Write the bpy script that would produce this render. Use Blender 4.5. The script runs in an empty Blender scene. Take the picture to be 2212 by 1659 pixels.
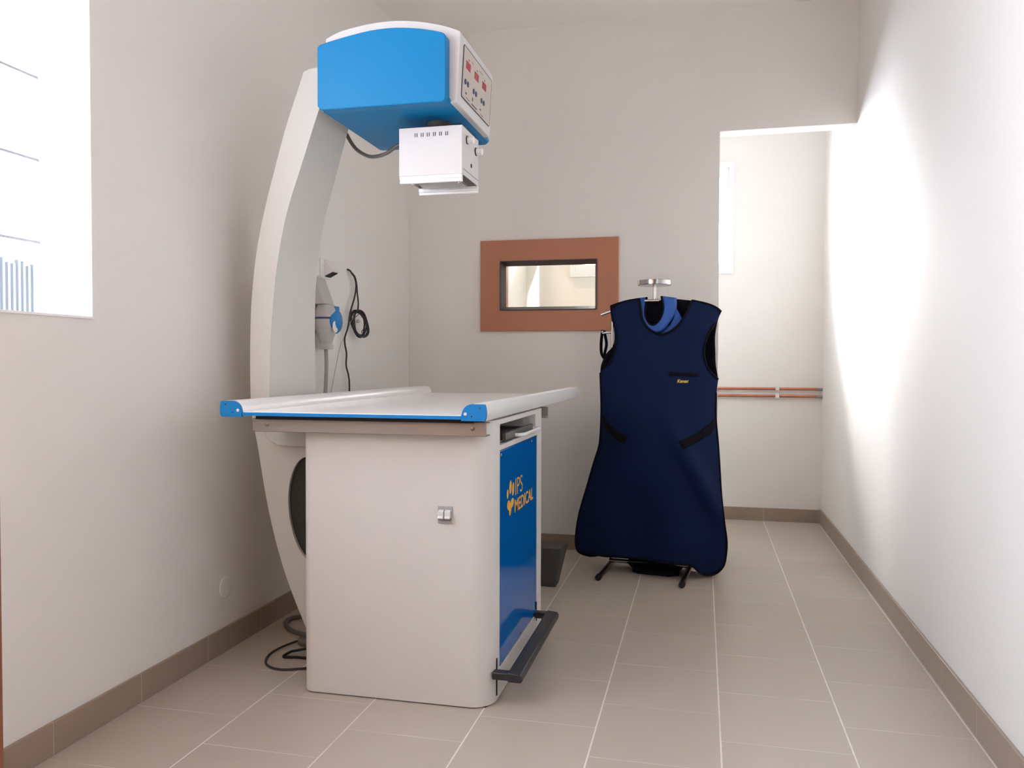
import bpy, bmesh, math, random
from mathutils import Vector, Matrix
from mathutils.geometry import delaunay_2d_cdt

random.seed(7)
scene = bpy.context.scene
COL = scene.collection
PI = math.pi

# ------------------------------------------------------------------ materials
def s2l(c):
    return tuple((v / 12.92 if v <= 0.04045 else ((v + 0.055) / 1.055) ** 2.4) for v in (x / 255.0 for x in c))

def mat(name, rgb, rough=0.5, metal=0.0, spec=0.5, bump=0.0, bscale=200.0, vary=0.0, vscale=8.0, coat=0.0, aniso=None, linear=False):
    m = bpy.data.materials.new(name)
    m.use_nodes = True
    nt = m.node_tree
    b = nt.nodes['Principled BSDF']
    c = rgb if linear else s2l(rgb)
    b.inputs['Base Color'].default_value = (*c, 1)
    b.inputs['Roughness'].default_value = rough
    b.inputs['Metallic'].default_value = metal
    b.inputs['Specular IOR Level'].default_value = spec
    b.inputs['Coat Weight'].default_value = coat
    b.inputs['Coat Roughness'].default_value = 0.08
    tc = nt.nodes.new('ShaderNodeTexCoord')
    if vary > 0:
        n = nt.nodes.new('ShaderNodeTexNoise')
        n.inputs['Scale'].default_value = vscale
        n.inputs['Detail'].default_value = 4
        nt.links.new(tc.outputs['Object'], n.inputs['Vector'])
        mx = nt.nodes.new('ShaderNodeMix'); mx.data_type = 'RGBA'
        mx.inputs['A'].default_value = (*[v * (1 - vary) for v in c], 1)
        mx.inputs['B'].default_value = (*[min(1, v * (1 + vary)) for v in c], 1)
        nt.links.new(n.outputs['Fac'], mx.inputs['Factor'])
        nt.links.new(mx.outputs['Result'], b.inputs['Base Color'])
    if bump > 0:
        n2 = nt.nodes.new('ShaderNodeTexNoise')
        n2.inputs['Scale'].default_value = bscale
        n2.inputs['Detail'].default_value = 3
        if aniso:
            mp = nt.nodes.new('ShaderNodeMapping')
            mp.inputs['Scale'].default_value = aniso
            nt.links.new(tc.outputs['Object'], mp.inputs['Vector'])
            nt.links.new(mp.outputs['Vector'], n2.inputs['Vector'])
        else:
            nt.links.new(tc.outputs['Object'], n2.inputs['Vector'])
        bp = nt.nodes.new('ShaderNodeBump')
        bp.inputs['Strength'].default_value = bump
        bp.inputs['Distance'].default_value = 0.002
        nt.links.new(n2.outputs['Fac'], bp.inputs['Height'])
        nt.links.new(bp.outputs['Normal'], b.inputs['Normal'])
    return m

def floor_material():
    m = bpy.data.materials.new('floor_tiles'); m.use_nodes = True
    nt = m.node_tree; N = nt.nodes; Lk = nt.links
    b = N['Principled BSDF']
    geo = N.new('ShaderNodeNewGeometry')
    sep = N.new('ShaderNodeSeparateXYZ'); Lk.new(geo.outputs['Position'], sep.inputs[0])
    def mth(op, a, bb=None, c=None):
        n = N.new('ShaderNodeMath'); n.operation = op
        for i, v in enumerate((a, bb, c)):
            if v is None: continue
            if isinstance(v, (int, float)): n.inputs[i].default_value = v
            else: Lk.new(v, n.inputs[i])
        return n.outputs[0]
    T = 0.332
    u = mth('DIVIDE', mth('SUBTRACT', sep.outputs['X'], 0.055), T)
    iu = mth('FLOOR', u)
    par = mth('FLOORED_MODULO', mth('ADD', iu, 1.0), 2.0)
    v = mth('DIVIDE', mth('SUBTRACT', mth('SUBTRACT', sep.outputs['Y'], 2.032), mth('MULTIPLY', par, 0.5 * T)), T)
    iv = mth('FLOOR', v)
    fu = mth('SUBTRACT', u, iu); fv = mth('SUBTRACT', v, iv)
    du = mth('MULTIPLY', mth('MINIMUM', fu, mth('SUBTRACT', 1.0, fu)), T)
    dv = mth('MULTIPLY', mth('MINIMUM', fv, mth('SUBTRACT', 1.0, fv)), T)
    gu = mth('LESS_THAN', du, 0.0021)
    gv = mth('LESS_THAN', dv, 0.0012)
    # tile tone
    cmb = N.new('ShaderNodeCombineXYZ'); Lk.new(iu, cmb.inputs[0]); Lk.new(iv, cmb.inputs[1])
    wn = N.new('ShaderNodeTexWhiteNoise'); wn.noise_dimensions = '3D'; Lk.new(cmb.outputs[0], wn.inputs['Vector'])
    no = N.new('ShaderNodeTexNoise'); no.inputs['Scale'].default_value = 3.0; no.inputs['Detail'].default_value = 6
    Lk.new(geo.outputs['Position'], no.inputs['Vector'])
    t = mth('ADD', mth('MULTIPLY', wn.outputs['Value'], 0.35), mth('MULTIPLY', no.outputs['Fac'], 0.65))
    mx = N.new('ShaderNodeMix'); mx.data_type = 'RGBA'
    mx.inputs['A'].default_value = (0.405, 0.348, 0.290, 1)
    mx.inputs['B'].default_value = (0.485, 0.425, 0.362, 1)
    Lk.new(t, mx.inputs['Factor'])
    # joints: the lengthwise ones are wider and paler, broken up by dirt
    no2 = N.new('ShaderNodeTexNoise'); no2.inputs['Scale'].default_value = 5.0; no2.inputs['Detail'].default_value = 3
    Lk.new(geo.outputs['Position'], no2.inputs['Vector'])
    mr = N.new('ShaderNodeMapRange'); mr.inputs['From Min'].default_value = 0.35; mr.inputs['From Max'].default_value = 0.6
    mr.inputs['To Min'].default_value = 0.15; mr.inputs['To Max'].default_value = 0.85
    Lk.new(no2.outputs['Fac'], mr.inputs['Value'])
    mr2 = N.new('ShaderNodeMapRange'); mr2.inputs['From Min'].default_value = 0.3; mr2.inputs['From Max'].default_value = 0.5
    mr2.inputs['To Min'].default_value = 0.45; mr2.inputs['To Max'].default_value = 1.0
    Lk.new(no2.outputs['Fac'], mr2.inputs['Value'])
    g = mth('MAXIMUM', mth('MULTIPLY', gu, mr2.outputs['Result']), mth('MULTIPLY', gv, mr.outputs['Result']))
    mx2 = N.new('ShaderNodeMix'); mx2.data_type = 'RGBA'
    Lk.new(g, mx2.inputs['Factor']); Lk.new(mx.outputs['Result'], mx2.inputs['A'])
    mx2.inputs['B'].default_value = (0.74, 0.69, 0.63, 1)
    Lk.new(mx2.outputs['Result'], b.inputs['Base Color'])
    b.inputs['Roughness'].default_value = 0.42
    b.inputs['Specular IOR Level'].default_value = 0.45
    gm = mth('MAXIMUM', gu, gv)
    bp = N.new('ShaderNodeBump'); bp.invert = True; bp.inputs['Strength'].default_value = 0.25; bp.inputs['Distance'].default_value = 0.001
    Lk.new(gm, bp.inputs['Height']); Lk.new(bp.outputs['Normal'], b.inputs['Normal'])
    return m

def skirting_material(axis, origin):
    m = mat('skirting_tile_' + axis, (150, 133, 118), rough=0.35, vary=0.06, vscale=5)
    nt = m.node_tree; N = nt.nodes; Lk = nt.links; b = N['Principled BSDF']
    src = b.inputs['Base Color'].links[0].from_socket
    geo = N.new('ShaderNodeNewGeometry'); sep = N.new('ShaderNodeSeparateXYZ'); Lk.new(geo.outputs['Position'], sep.inputs[0])
    def mth(op, a, bb):
        n = N.new('ShaderNodeMath'); n.operation = op
        for i, v in enumerate((a, bb)):
            if isinstance(v, (int, float)): n.inputs[i].default_value = v
            else: Lk.new(v, n.inputs[i])
        return n.outputs[0]
    f = mth('FLOORED_MODULO', mth('SUBTRACT', sep.outputs[axis], origin), 0.332)
    j = mth('LESS_THAN', f, 0.002)
    mx = N.new('ShaderNodeMix'); mx.data_type = 'RGBA'
    Lk.new(mth('MULTIPLY', j, 0.6), mx.inputs['Factor']); Lk.new(src, mx.inputs['A'])
    mx.inputs['B'].default_value = (0.62, 0.57, 0.52, 1)
    Lk.new(mx.outputs['Result'], b.inputs['Base Color'])
    return m

def glass_material(name, tint=(1, 1, 1), refl=0.08):
    m = bpy.data.materials.new(name); m.use_nodes = True
    nt = m.node_tree; nt.nodes.clear()
    out = nt.nodes.new('ShaderNodeOutputMaterial')
    tr = nt.nodes.new('ShaderNodeBsdfTransparent'); tr.inputs[0].default_value = (*tint, 1)
    gl = nt.nodes.new('ShaderNodeBsdfGlossy'); gl.inputs['Roughness'].default_value = 0.01
    lw = nt.nodes.new('ShaderNodeLayerWeight'); lw.inputs['Blend'].default_value = 0.5
    pw = nt.nodes.new('ShaderNodeMath'); pw.operation = 'POWER'; pw.inputs[1].default_value = 5.0
    ma = nt.nodes.new('ShaderNodeMath'); ma.operation = 'MULTIPLY_ADD'; ma.inputs[1].default_value = 0.7; ma.inputs[2].default_value = refl / 2
    mx = nt.nodes.new('ShaderNodeMixShader')
    nt.links.new(lw.outputs['Facing'], pw.inputs[0]); nt.links.new(pw.outputs[0], ma.inputs[0])
    nt.links.new(ma.outputs[0], mx.inputs[0]); nt.links.new(tr.outputs[0], mx.inputs[1]); nt.links.new(gl.outputs[0], mx.inputs[2])
    nt.links.new(mx.outputs[0], out.inputs[0])
    return m

M = {}
M['paint'] = mat('wall_paint', (0.745, 0.722, 0.690), 0.75, bump=0.08, bscale=260, vary=0.012, vscale=3, linear=True, spec=0.3)
M['dark_near'] = mat('dark_near_wall', (0.16, 0.085, 0.05), 0.5, vary=0.15, vscale=6, linear=True)  # invented dark tone: keeps the unseen near wall from brightening the table front
M['ceiling'] = mat('ceiling_paint', (0.80, 0.775, 0.745), 0.85, linear=True, spec=0.2)
M['floor'] = floor_material()
M['white_pvc'] = mat('white_window_plastic', (235, 235, 235), 0.35)
M['glass'] = glass_material('clear_pane')
M['lead_glass'] = glass_material('lead_glass', (0.985, 0.965, 0.905))
M['brown'] = mat('brown_board', (0.42, 0.165, 0.085), 0.45, vary=0.05, vscale=6, linear=True)
M['bezel'] = mat('dark_bezel', (62, 52, 54), 0.45, vary=0.08, vscale=30)
M['door_brown'] = mat('brown_door_wood', (120, 62, 30), 0.45, vary=0.15, vscale=7)
M['shell'] = mat('cream_enamel', (0.575, 0.563, 0.53), 0.45, bump=0.05, bscale=500, linear=True)
M['cab'] = mat('cabinet_enamel', (0.655, 0.635, 0.612), 0.45, bump=0.05, bscale=500, linear=True)
M['blue'] = mat('blue_enamel', (0.0015, 0.185, 0.43), 0.40, linear=True, spec=0.22)
M['blue_gloss'] = mat('blue_gloss_panel', (0.001, 0.115, 0.42), 0.06, linear=True)
M['blue_cap'] = mat('blue_end_plastic', (0.003, 0.175, 0.46), 0.42, linear=True, spec=0.3)
M['alu'] = mat('satin_aluminium', (0.87, 0.87, 0.865), 0.34, metal=0.25, linear=True, bump=0.03, bscale=90, aniso=(60, 1, 60))
M['steel'] = mat('brushed_steel', (0.36, 0.325, 0.30), 0.40, metal=1.0, linear=True, bump=0.12, bscale=60, aniso=(1, 60, 60))
M['chrome'] = mat('chrome', (0.50, 0.48, 0.47), 0.18, metal=1.0, linear=True)
M['darksteel'] = mat('dark_chrome', (0.30, 0.29, 0.28), 0.3, metal=1.0, linear=True)
M['bed'] = mat('white_laminate', (0.89, 0.88, 0.865), 0.16, linear=True)
M['black'] = mat('black_rubber', (22, 21, 22), 0.55)
M['gap'] = mat('plain_black', (10, 10, 12), 0.6)  # for black parts, and for the dark inside gaps and holes
M['pedal'] = mat('black_pedal_plastic', (40, 39, 42), 0.4)
M['tray'] = mat('grey_tray', (86, 82, 80), 0.45)
M['yellow'] = mat('yellow_print', (225, 165, 40), 0.5)
M['white'] = mat('white_enamel', (0.655, 0.645, 0.64), 0.36, linear=True)
M['hole'] = mat('dark_foam', (46, 47, 42), 0.9, bump=0.3, bscale=120)
M['display'] = mat('red_display', (165, 40, 55), 0.25)
M['button'] = mat('blue_button', (38, 58, 100), 0.4)
M['sticker'] = mat('panel_sticker', (196, 186, 178), 0.35)
M['ink'] = mat('ink', (70, 68, 72), 0.6)
M['cable_grey'] = mat('grey_cable', (100, 98, 96), 0.45)
M['cable_dark'] = mat('dark_cable', (44, 42, 42), 0.5)
M['cable_pale'] = mat('pale_cable', (150, 145, 140), 0.5)
M['plastic_grey'] = mat('grey_plug_plastic', (178, 174, 170), 0.45)
M['plastic_white'] = mat('white_plastic', (228, 225, 222), 0.35)
M['navy'] = mat('navy_nylon', (0.0020, 0.0100, 0.047), 0.75, linear=True, bump=0.2, bscale=900, spec=0.15)
M['trim'] = mat('black_binding', (0.004, 0.003, 0.008), 0.85, linear=True, spec=0.15)
M['collar'] = mat('royal_blue_nylon', (0.015, 0.095, 0.40), 0.5, linear=True, bump=0.2, bscale=900)
M['copper'] = mat('copper', (0.52, 0.20, 0.12), 0.3, metal=0.9, linear=True, vary=0.3, vscale=25)
M['tape'] = mat('grey_tape', (150, 150, 148), 0.5)
M['boxgrey'] = mat('dark_grey_plastic', (70, 64, 60), 0.6)
M['bar_grey'] = mat('grey_bar', (150, 147, 158), 0.5)
M['fence'] = mat('dark_blue_metal', (0.012, 0.020, 0.028), 0.6, linear=True)

# ------------------------------------------------------------------ builders
WLOC = {}
def link(name, bm, m, parent=None, smooth=35, bevel=0.0, bseg=2, solid=None, label=None):
    """bm in world coordinates -> one mesh object, its origin at the middle of its foot."""
    bmesh.ops.recalc_face_normals(bm, faces=bm.faces[:])
    xs = [v.co.x for v in bm.verts]; ys = [v.co.y for v in bm.verts]; zs = [v.co.z for v in bm.verts]
    o0 = Vector(((min(xs) + max(xs)) / 2, (min(ys) + max(ys)) / 2, min(zs)))
    bmesh.ops.translate(bm, verts=bm.verts[:], vec=-o0)
    me = bpy.data.meshes.new(name); bm.to_mesh(me); bm.free()
    ms = m if isinstance(m, (list, tuple)) else [m]
    for x in ms: me.materials.append(x)
    if smooth:
        me.polygons.foreach_set('use_smooth', [True] * len(me.polygons))
        me.set_sharp_from_angle(angle=math.radians(smooth))
    ob = bpy.data.objects.new(name, me); COL.objects.link(ob)
    place(ob, o0, parent)
    if solid:
        md = ob.modifiers.new('thickness', 'SOLIDIFY'); md.thickness = solid; md.offset = 0
    if bevel:
        md = ob.modifiers.new('bevel', 'BEVEL'); md.width = bevel; md.segments = bseg
        md.limit_method = 'ANGLE'; md.angle_limit = math.radians(40)
    if label: ob['label'] = label
    return ob

def place(ob, w, parent=None):
    w = Vector(w)
    ob.location = w - (WLOC[parent.name] if parent else Vector())
    if parent: ob.parent = parent
    WLOC[ob.name] = w

def thing(name, label, cat, loc, group=None):
    e = bpy.data.objects.new(name, None); e.empty_display_size = 0.05; COL.objects.link(e)
    place(e, loc); e['label'] = label; e['category'] = cat
    if group: e['group'] = group
    return e

def tag(o, label=None, cat=None, group=None, kind=None):
    if label: o['label'] = label
    if cat: o['category'] = cat
    if group: o['group'] = group
    if kind: o['kind'] = kind
    return o

def copy_tree(o, delta, label=None):
    c = o.copy(); COL.objects.link(c)
    c.location = o.location + Vector(delta)
    WLOC[c.name] = WLOC[o.name] + Vector(delta)
    if label: c['label'] = label
    for ch in list(o.children):
        d = ch.copy(); COL.objects.link(d); d.parent = c
        WLOC[d.name] = WLOC[ch.name] + Vector(delta)
        for g in list(ch.children):
            e = g.copy(); COL.objects.link(e); e.parent = d
    return c

def B(bm, x0, x1, y0, y1, z0, z1):
    r = bmesh.ops.create_cube(bm, size=1.0)
    for v in r['verts']:
        v.co = Vector((x0 + (v.co.x + .5) * (x1 - x0), y0 + (v.co.y + .5) * (y1 - y0), z0 + (v.co.z + .5) * (z1 - z0)))
    return r['verts']

def boxes(name, lst, m, parent=None, bevel=0.0, **k):
    bm = bmesh.new()
    for b in lst: B(bm, *b)
    return link(name, bm, m, parent, bevel=bevel, **k)

def prism(bm, poly, a0, a1, plane='XZ'):
    """extrude a 2-D outline along the third axis"""
    def P(p, a):
        if plane == 'XZ': return Vector((p[0], a, p[1]))
        if plane == 'XY': return Vector((p[0], p[1], a))
        return Vector((a, p[0], p[1]))      # 'YZ'
    v0 = [bm.verts.new(P(p, a0)) for p in poly]; v1 = [bm.verts.new(P(p, a1)) for p in poly]
    n = len(poly)
    bm.faces.new(v0); bm.faces.new(v1[::-1])
    for i in range(n):
        bm.faces.new((v0[i], v1[i], v1[(i + 1) % n], v0[(i + 1) % n]))

def smooth_line(pts, sub=6, closed=False):
    pts = [Vector(p) for p in pts]; n = len(pts); out = []
    rng = n if closed else n - 1
    for i in range(rng):
        p1, p2 = pts[i], pts[(i + 1) % n]
        p0 = pts[(i - 1) % n] if (closed or i > 0) else p1 * 2 - p2
        p3 = pts[(i + 2) % n] if (closed or i + 2 < n) else p2 * 2 - p1
        for k in range(sub):
            t = k / sub
            out.append(0.5 * ((2 * p1) + (p2 - p0) * t + (2 * p0 - 5 * p1 + 4 * p2 - p3) * t * t + (3 * p1 - p0 - 3 * p2 + p3) * t ** 3))
    if not closed: out.append(pts[-1])
    return out

def tube(bm, pts, r, seg=10, closed=False, caps=True):
    pts = [Vector(p) for p in pts]; n = len(pts)
    rings = []; nrm = None
    for i, p in enumerate(pts):
        a = pts[(i - 1) % n] if (closed or i > 0) else p
        b = pts[(i + 1) % n] if (closed or i < n - 1) else p
        t = (b - a).normalized()
        if nrm is None:
            nrm = t.orthogonal().normalized()
        nrm = (nrm - t * nrm.dot(t)).normalized()
        bn = t.cross(nrm)
        rr = r(i / (n - 1)) if callable(r) else r
        rings.append([bm.verts.new(p + (nrm * math.cos(2 * PI * k / seg) + bn * math.sin(2 * PI * k / seg)) * rr) for k in range(seg)])
    for i in range(n if closed else n - 1):
        A, C = rings[i], rings[(i + 1) % n]
        if closed and i == n - 1:
            best = min(range(seg), key=lambda s: (A[0].co - C[s].co).length)
            C = C[best:] + C[:best]
        for k in range(seg):
            bm.faces.new((A[k], A[(k + 1) % seg], C[(k + 1) % seg], C[k]))
    if caps and not closed:
        bm.faces.new(rings[0][::-1]); bm.faces.new(rings[-1])

def cyl(bm, p, q, r, seg=24):
    tube(bm, [p, q], r, seg)

def lathe(bm, prof, c, axis='Z', seg=32):
    """prof: (radius, height) pairs"""
    rings = []
    for r, h in prof:
        ring = []
        for k in range(seg):
            a = 2 * PI * k / seg
            u, v = r * math.cos(a), r * math.sin(a)
            d = {'Z': (u, v, h), 'X': (h, u, v), 'Y': (u, h, v)}[axis]
            ring.append(bm.verts.new(Vector(c) + Vector(d)))
        rings.append(ring)
    for A, C in zip(rings, rings[1:]):
        for k in range(seg):
            bm.faces.new((A[k], A[(k + 1) % seg], C[(k + 1) % seg], C[k]))
    bm.faces.new(rings[0][::-1]); bm.faces.new(rings[-1])

def cdt(outer, holes=(), step=None):
    """triangulate an outline with holes; returns points and triangles"""
    pts = []; edges = []
    def inside(p, poly):
        c = False; n = len(poly)
        for i in range(n):
            a, b = poly[i], poly[(i + 1) % n]
            if (a[1] > p[1]) != (b[1] > p[1]) and p[0] < (b[0] - a[0]) * (p[1] - a[1]) / (b[1] - a[1]) + a[0]: c = not c
        return c
    loops = [outer] + list(holes); nb = 0
    for lp in loops:
        s = len(pts); pts += [Vector((p[0], p[1])) for p in lp]
        edges += [(s + i, s + (i + 1) % len(lp)) for i in range(len(lp))]
    if step:
        xs = [p[0] for p in outer]; ys = [p[1] for p in outer]
        y = min(ys) + step / 2; row = 0
        while y < max(ys):
            x = min(xs) + step * (0.5 + 0.5 * (row % 2))
            while x < max(xs):
                q = (x, y)
                if inside(q, outer) and not any(inside(q, h) for h in holes) and min((Vector(q) - p).length for p in pts[:sum(len(l) for l in loops)]) > step * 0.45:
                    pts.append(Vector(q))
                x += step
            y += step * 0.87; row += 1
    vo, eo, fo, *_ = delaunay_2d_cdt(pts, edges, [], 0, 1e-6)
    tris = []
    for f in fo:
        c = sum((vo[i] for i in f), Vector((0, 0))) / len(f)
        if inside(c, outer) and not any(inside(c, h) for h in holes): tris.append(f)
    return vo, tris

def plate(bm, outer, holes, f0, f1):
    """solid plate between two mapped copies of an outline with holes; f0, f1 map 2-D points to 3-D"""
    vo, tr = cdt(outer, holes)
    a = [bm.verts.new(f0(p)) for p in vo]; b = [bm.verts.new(f1(p)) for p in vo]
    cnt = {}
    for f in tr:
        bm.faces.new([a[i] for i in f]); bm.faces.new([b[i] for i in f][::-1])
        for i in range(len(f)):
            e = (f[i], f[(i + 1) % len(f)]); cnt[e] = cnt.get(e, 0) + 1
    for (i, j) in list(cnt):
        if (j, i) not in cnt: bm.faces.new((a[i], b[i], b[j], a[j]))
    bmesh.ops.delete(bm, geom=[v for v in bm.verts if not v.link_faces], context='VERTS')

def rrect(x0, x1, y0, y1, r, seg=8):
    out = []
    rs = r if isinstance(r, (list, tuple)) else [r] * 4
    for (cx, cy, a0, rr) in ((x1 - rs[0], y0 + rs[0], -90, rs[0]), (x1 - rs[1], y1 - rs[1], 0, rs[1]), (x0 + rs[2], y1 - rs[2], 90, rs[2]), (x0 + rs[3], y0 + rs[3], 180, rs[3])):
        if rr <= 1e-5: out.append((cx, cy)); continue
        for k in range(seg + 1):
            a = math.radians(a0 + 90 * k / seg); out.append((cx + rr * math.cos(a), cy + rr * math.sin(a)))
    return out

def ell(cx, cy, rx, ry, rot=0, n=28):
    c, s = math.cos(rot), math.sin(rot); o = []
    for k in range(n):
        a = 2 * PI * k / n; u, v = rx * math.cos(a), ry * math.sin(a)
        o.append((cx + u * c - v * s, cy + u * s + v * c))
    return o

def letters(name, body, w, h, mapf, m, parent, shear=0.0, bold=0.0, depth=0.0006):
    """lettering as a thin mesh: fitted to w x h, mapped to 3-D by mapf(u, v, d)"""
    cu = bpy.data.curves.new(name, 'FONT'); cu.body = body; cu.size = 1.0; cu.offset = bold; cu.extrude = 0.5; cu.shear = shear
    to = bpy.data.objects.new(name + '_tmp', cu); COL.objects.link(to)
    dg = bpy.context.evaluated_depsgraph_get(); dg.update()
    me = bpy.data.meshes.new_from_object(to.evaluated_get(dg))
    bpy.data.objects.remove(to); bpy.data.curves.remove(cu)
    xs = [v.co.x for v in me.vertices]; ys = [v.co.y for v in me.vertices]
    x0, x1, y0, y1 = min(xs), max(xs), min(ys), max(ys)
    bm = bmesh.new(); bm.from_mesh(me); bpy.data.meshes.remove(me)
    for v in bm.verts:
        v.co = Vector(mapf((v.co.x - x0) / (x1 - x0) * w, (v.co.y - y0) / (y1 - y0) * h, (v.co.z + 0.5) * depth))
    return link(name, bm, m, parent, smooth=0)

# ------------------------------------------------------------------ the room
XL, XR, YB, YF, ZC = -1.61, 0.735, 4.31, 5.40, 2.81
YN = 0.45                                   # face of the near wall (with the doorway the picture is taken from)
WY0, WY1, WZ0, WZ1 = 0.62, 1.881, 1.125, 2.42   # left window opening
HX0, HX1, HY0 = -0.9, 0.9, -1.5             # hallway behind the doorway

def struct(o): o['kind'] = 'structure'; return o

struct(boxes('floor', [(-2.0, 1.1, HY0, 5.8, -0.12, 0.0)], M['floor'], smooth=0))
struct(boxes('ceiling', [(-2.0, 1.1, HY0, 5.8, ZC, ZC + 0.12)], M['ceiling'], smooth=0))
LX = XL - 0.172
struct(boxes('wall_left', [(LX, XL, 0.35, WY0, 0, ZC), (LX, XL, WY1, YB + 0.11, 0, ZC), (LX, XL, WY0, WY1, 0, WZ0), (LX, XL, WY0, WY1, WZ1, ZC)], M['paint'], smooth=0))
struct(boxes('wall_right', [(XR, XR + 0.2, 0.35, YF + 0.2, 0, ZC)], M['paint'], smooth=0))
# partition with the viewing window opening and the doorway to the control room
OX0, OX1, OZ0, OZ1 = -1.077, -0.547, 1.290, 1.558
DX0, DZ1 = 0.078, 2.192
struct(boxes('wall_back', [(XL, OX0, YB, YB + .11, 0, ZC), (OX1, DX0, YB, YB + .11, 0, ZC), (OX0, OX1, YB, YB + .11, 0, OZ0), (OX0, OX1, YB, YB + .11, OZ1, ZC), (DX0, XR, YB, YB + .11, DZ1, ZC)], M['paint'], smooth=0))
# control room
CX0 = -1.17
FX0, FX1, FZ0, FZ1 = -0.84, 0.16, 1.612, 2.262
struct(boxes('wall_far', [(CX0 - .2, FX0, YF, YF + .2, 0, ZC), (FX1, XR, YF, YF + .2, 0, ZC), (FX0, FX1, YF, YF + .2, 0, FZ0), (FX0, FX1, YF, YF + .2, FZ1, ZC)], M['paint'], smooth=0))
struct(boxes('wall_side', [(CX0 - .2, CX0, YB + .11, YF, 0, ZC)], M['paint'], smooth=0))
# unseen near wall with doorway, darkened to cut bounce; hallway the camera stands in
NX0, NX1 = -0.4925, 0.46
struct(boxes('wall_near', [(XL, NX0, 0.35, YN, 0, ZC), (NX1, XR, 0.35, YN, 0, ZC), (NX0, NX1, 0.35, YN, 2.1, ZC)], M['dark_near'], smooth=0))
struct(boxes('wall_rear', [(HX0 - .1, HX0, HY0, 0.35, 0, ZC), (HX1, HX1 + .1, HY0, 0.35, 0, ZC), (HX0 - .1, HX1 + .1, HY0 - .1, HY0, 0, ZC)], M['paint'], smooth=0))
d = struct(boxes('door_1', [(NX0, NX0 + .022, 0.335, YN + .012, 0, 2.1), (NX1 - .022, NX1, 0.335, YN + .012, 0, 2.1), (NX0, NX1, 0.335, YN + .012, 2.08, 2.1)], M['door_brown'], bevel=0.002, smooth=0))
tag(d, 'brown wooden door frame at the left edge of the photo')

# skirting
mx_, my_ = skirting_material('X', 0.055), skirting_material('Y', 2.05)
struct(boxes('baseboard_left', [(XL, XL + .010, YN, YB, 0, .085)], my_, bevel=0.002))
struct(boxes('baseboard_back', [(XL + .010, DX0, YB - .010, YB, 0, .080)], mx_, bevel=0.002))
struct(boxes('baseboard_right', [(XR - .010, XR, YN, YF - .010, 0, .090)], my_, bevel=0.002))
struct(boxes('baseboard_far', [(CX0, XR, YF - .010, YF, 0, .083)], mx_, bevel=0.002))

# left window: white frame set into the wall, thin glazing bars, pane
wx = XL - 0.155
def ring_yz(name, o, i, x0, x1, m, parent=None, **k):
    bm = bmesh.new(); plate(bm, [(o[0], o[2]), (o[1], o[2]), (o[1], o[3]), (o[0], o[3])], [[(i[0], i[2]), (i[1], i[2]), (i[1], i[3]), (i[0], i[3])]], lambda p: Vector((x0, p[0], p[1])), lambda p: Vector((x1, p[0], p[1])))
    return link(name, bm, m, parent, smooth=0, **k)
def ring_xz(name, o, i, y0, y1, m, parent=None, **k):
    bm = bmesh.new(); plate(bm, [(o[0], o[2]), (o[1], o[2]), (o[1], o[3]), (o[0], o[3])], [[(i[0], i[2]), (i[1], i[2]), (i[1], i[3]), (i[0], i[3])]], lambda p: Vector((p[0], y0, p[1])), lambda p: Vector((p[0], y1, p[1])))
    return link(name, bm, m, parent, smooth=0, **k)
w = struct(ring_yz('window_1', (WY0, WY1, WZ0, WZ1), (WY0 + .045, WY1 - .006, WZ0 + .008, WZ1 - .05), wx - .022, wx, M['white_pvc']))
tag(w, 'bright white framed window in the left wall')
boxes('pane', [(wx - .016, wx - .012, WY0 + .04, WY1 - .004, WZ0 + .006, WZ1 - .045)], M['glass'], w)
for z in (1.325, 1.548, 1.771):
    boxes('glazing_bar', [(wx - .010, wx - .002, WY0 + .05, WY1 - .010, z, z + .007)], M['bar_grey'], w)
boxes('sill_edge', [(XL - .001, XL + .004, WY0, WY1, WZ0 - .006, WZ0)], M['white_pvc'], w)

# control room window (white frame in the far wall)
w2 = struct(ring_xz('window_2', (FX0, FX1, FZ0, FZ1), (FX0 + .05, FX1 - .05, FZ0 + .05, FZ1 - .05), YF + .02, YF + .08, M['white_pvc']))
tag(w2, 'white framed window in the far wall beyond the doorway')
boxes('mullion', [(-.36, -.31, YF + .022, YF + .078, FZ0 + .05, FZ1 - .05)], M['white_pvc'], w2)
boxes('pane', [(FX0 + .04, FX1 - .04, YF + .048, YF + .052, FZ0 + .04, FZ1 - .04)], M['glass'], w2)
ring_xz('casing', (FX0 - .03, FX1 + .03, FZ0 - .03, FZ1 + .03), (FX0, FX1, FZ0, FZ1), YF - .012, YF - .0005, M['white_pvc'], w2)

# lead viewing window
PX0, PX1, PZ0, PZ1 = -1.188, -0.435, 1.178, 1.671
vw = bpy.data.objects.new('window_3', None); COL.objects.link(vw); place(vw, (-.81, YB, PZ0)); struct(vw)
tag(vw, 'small viewing window in a wide reddish brown board on the back wall', 'window')
bm = bmesh.new()
plate(bm, [(PX0, PZ0), (PX1, PZ0), (PX1, PZ1), (PX0, PZ1)], [[(OX0, OZ0), (OX1, OZ0), (OX1, OZ1), (OX0, OZ1)]], lambda p: Vector((p[0], YB - .016, p[1])), lambda p: Vector((p[0], YB, p[1])))
link('brown_board', bm, M['brown'], vw, smooth=0, bevel=0.0015, label='reddish brown board around the glass')
bm = bmesh.new()       # bevelled dark bezel sloping in to the glass
o_ = [(OX0, OZ0), (OX1, OZ0), (OX1, OZ1), (OX0, OZ1)]; g_ = [(-1.052, 1.311), (-.562, 1.311), (-.562, 1.534), (-1.052, 1.534)]
A = [bm.verts.new((p[0], YB - .022, p[1])) for p in o_]; A2 = [bm.verts.new((p[0] + (.004 if p[0] < -.8 else -.004), YB - .022, p[1] + (.004 if p[1] < 1.4 else -.004))) for p in o_]
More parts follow.
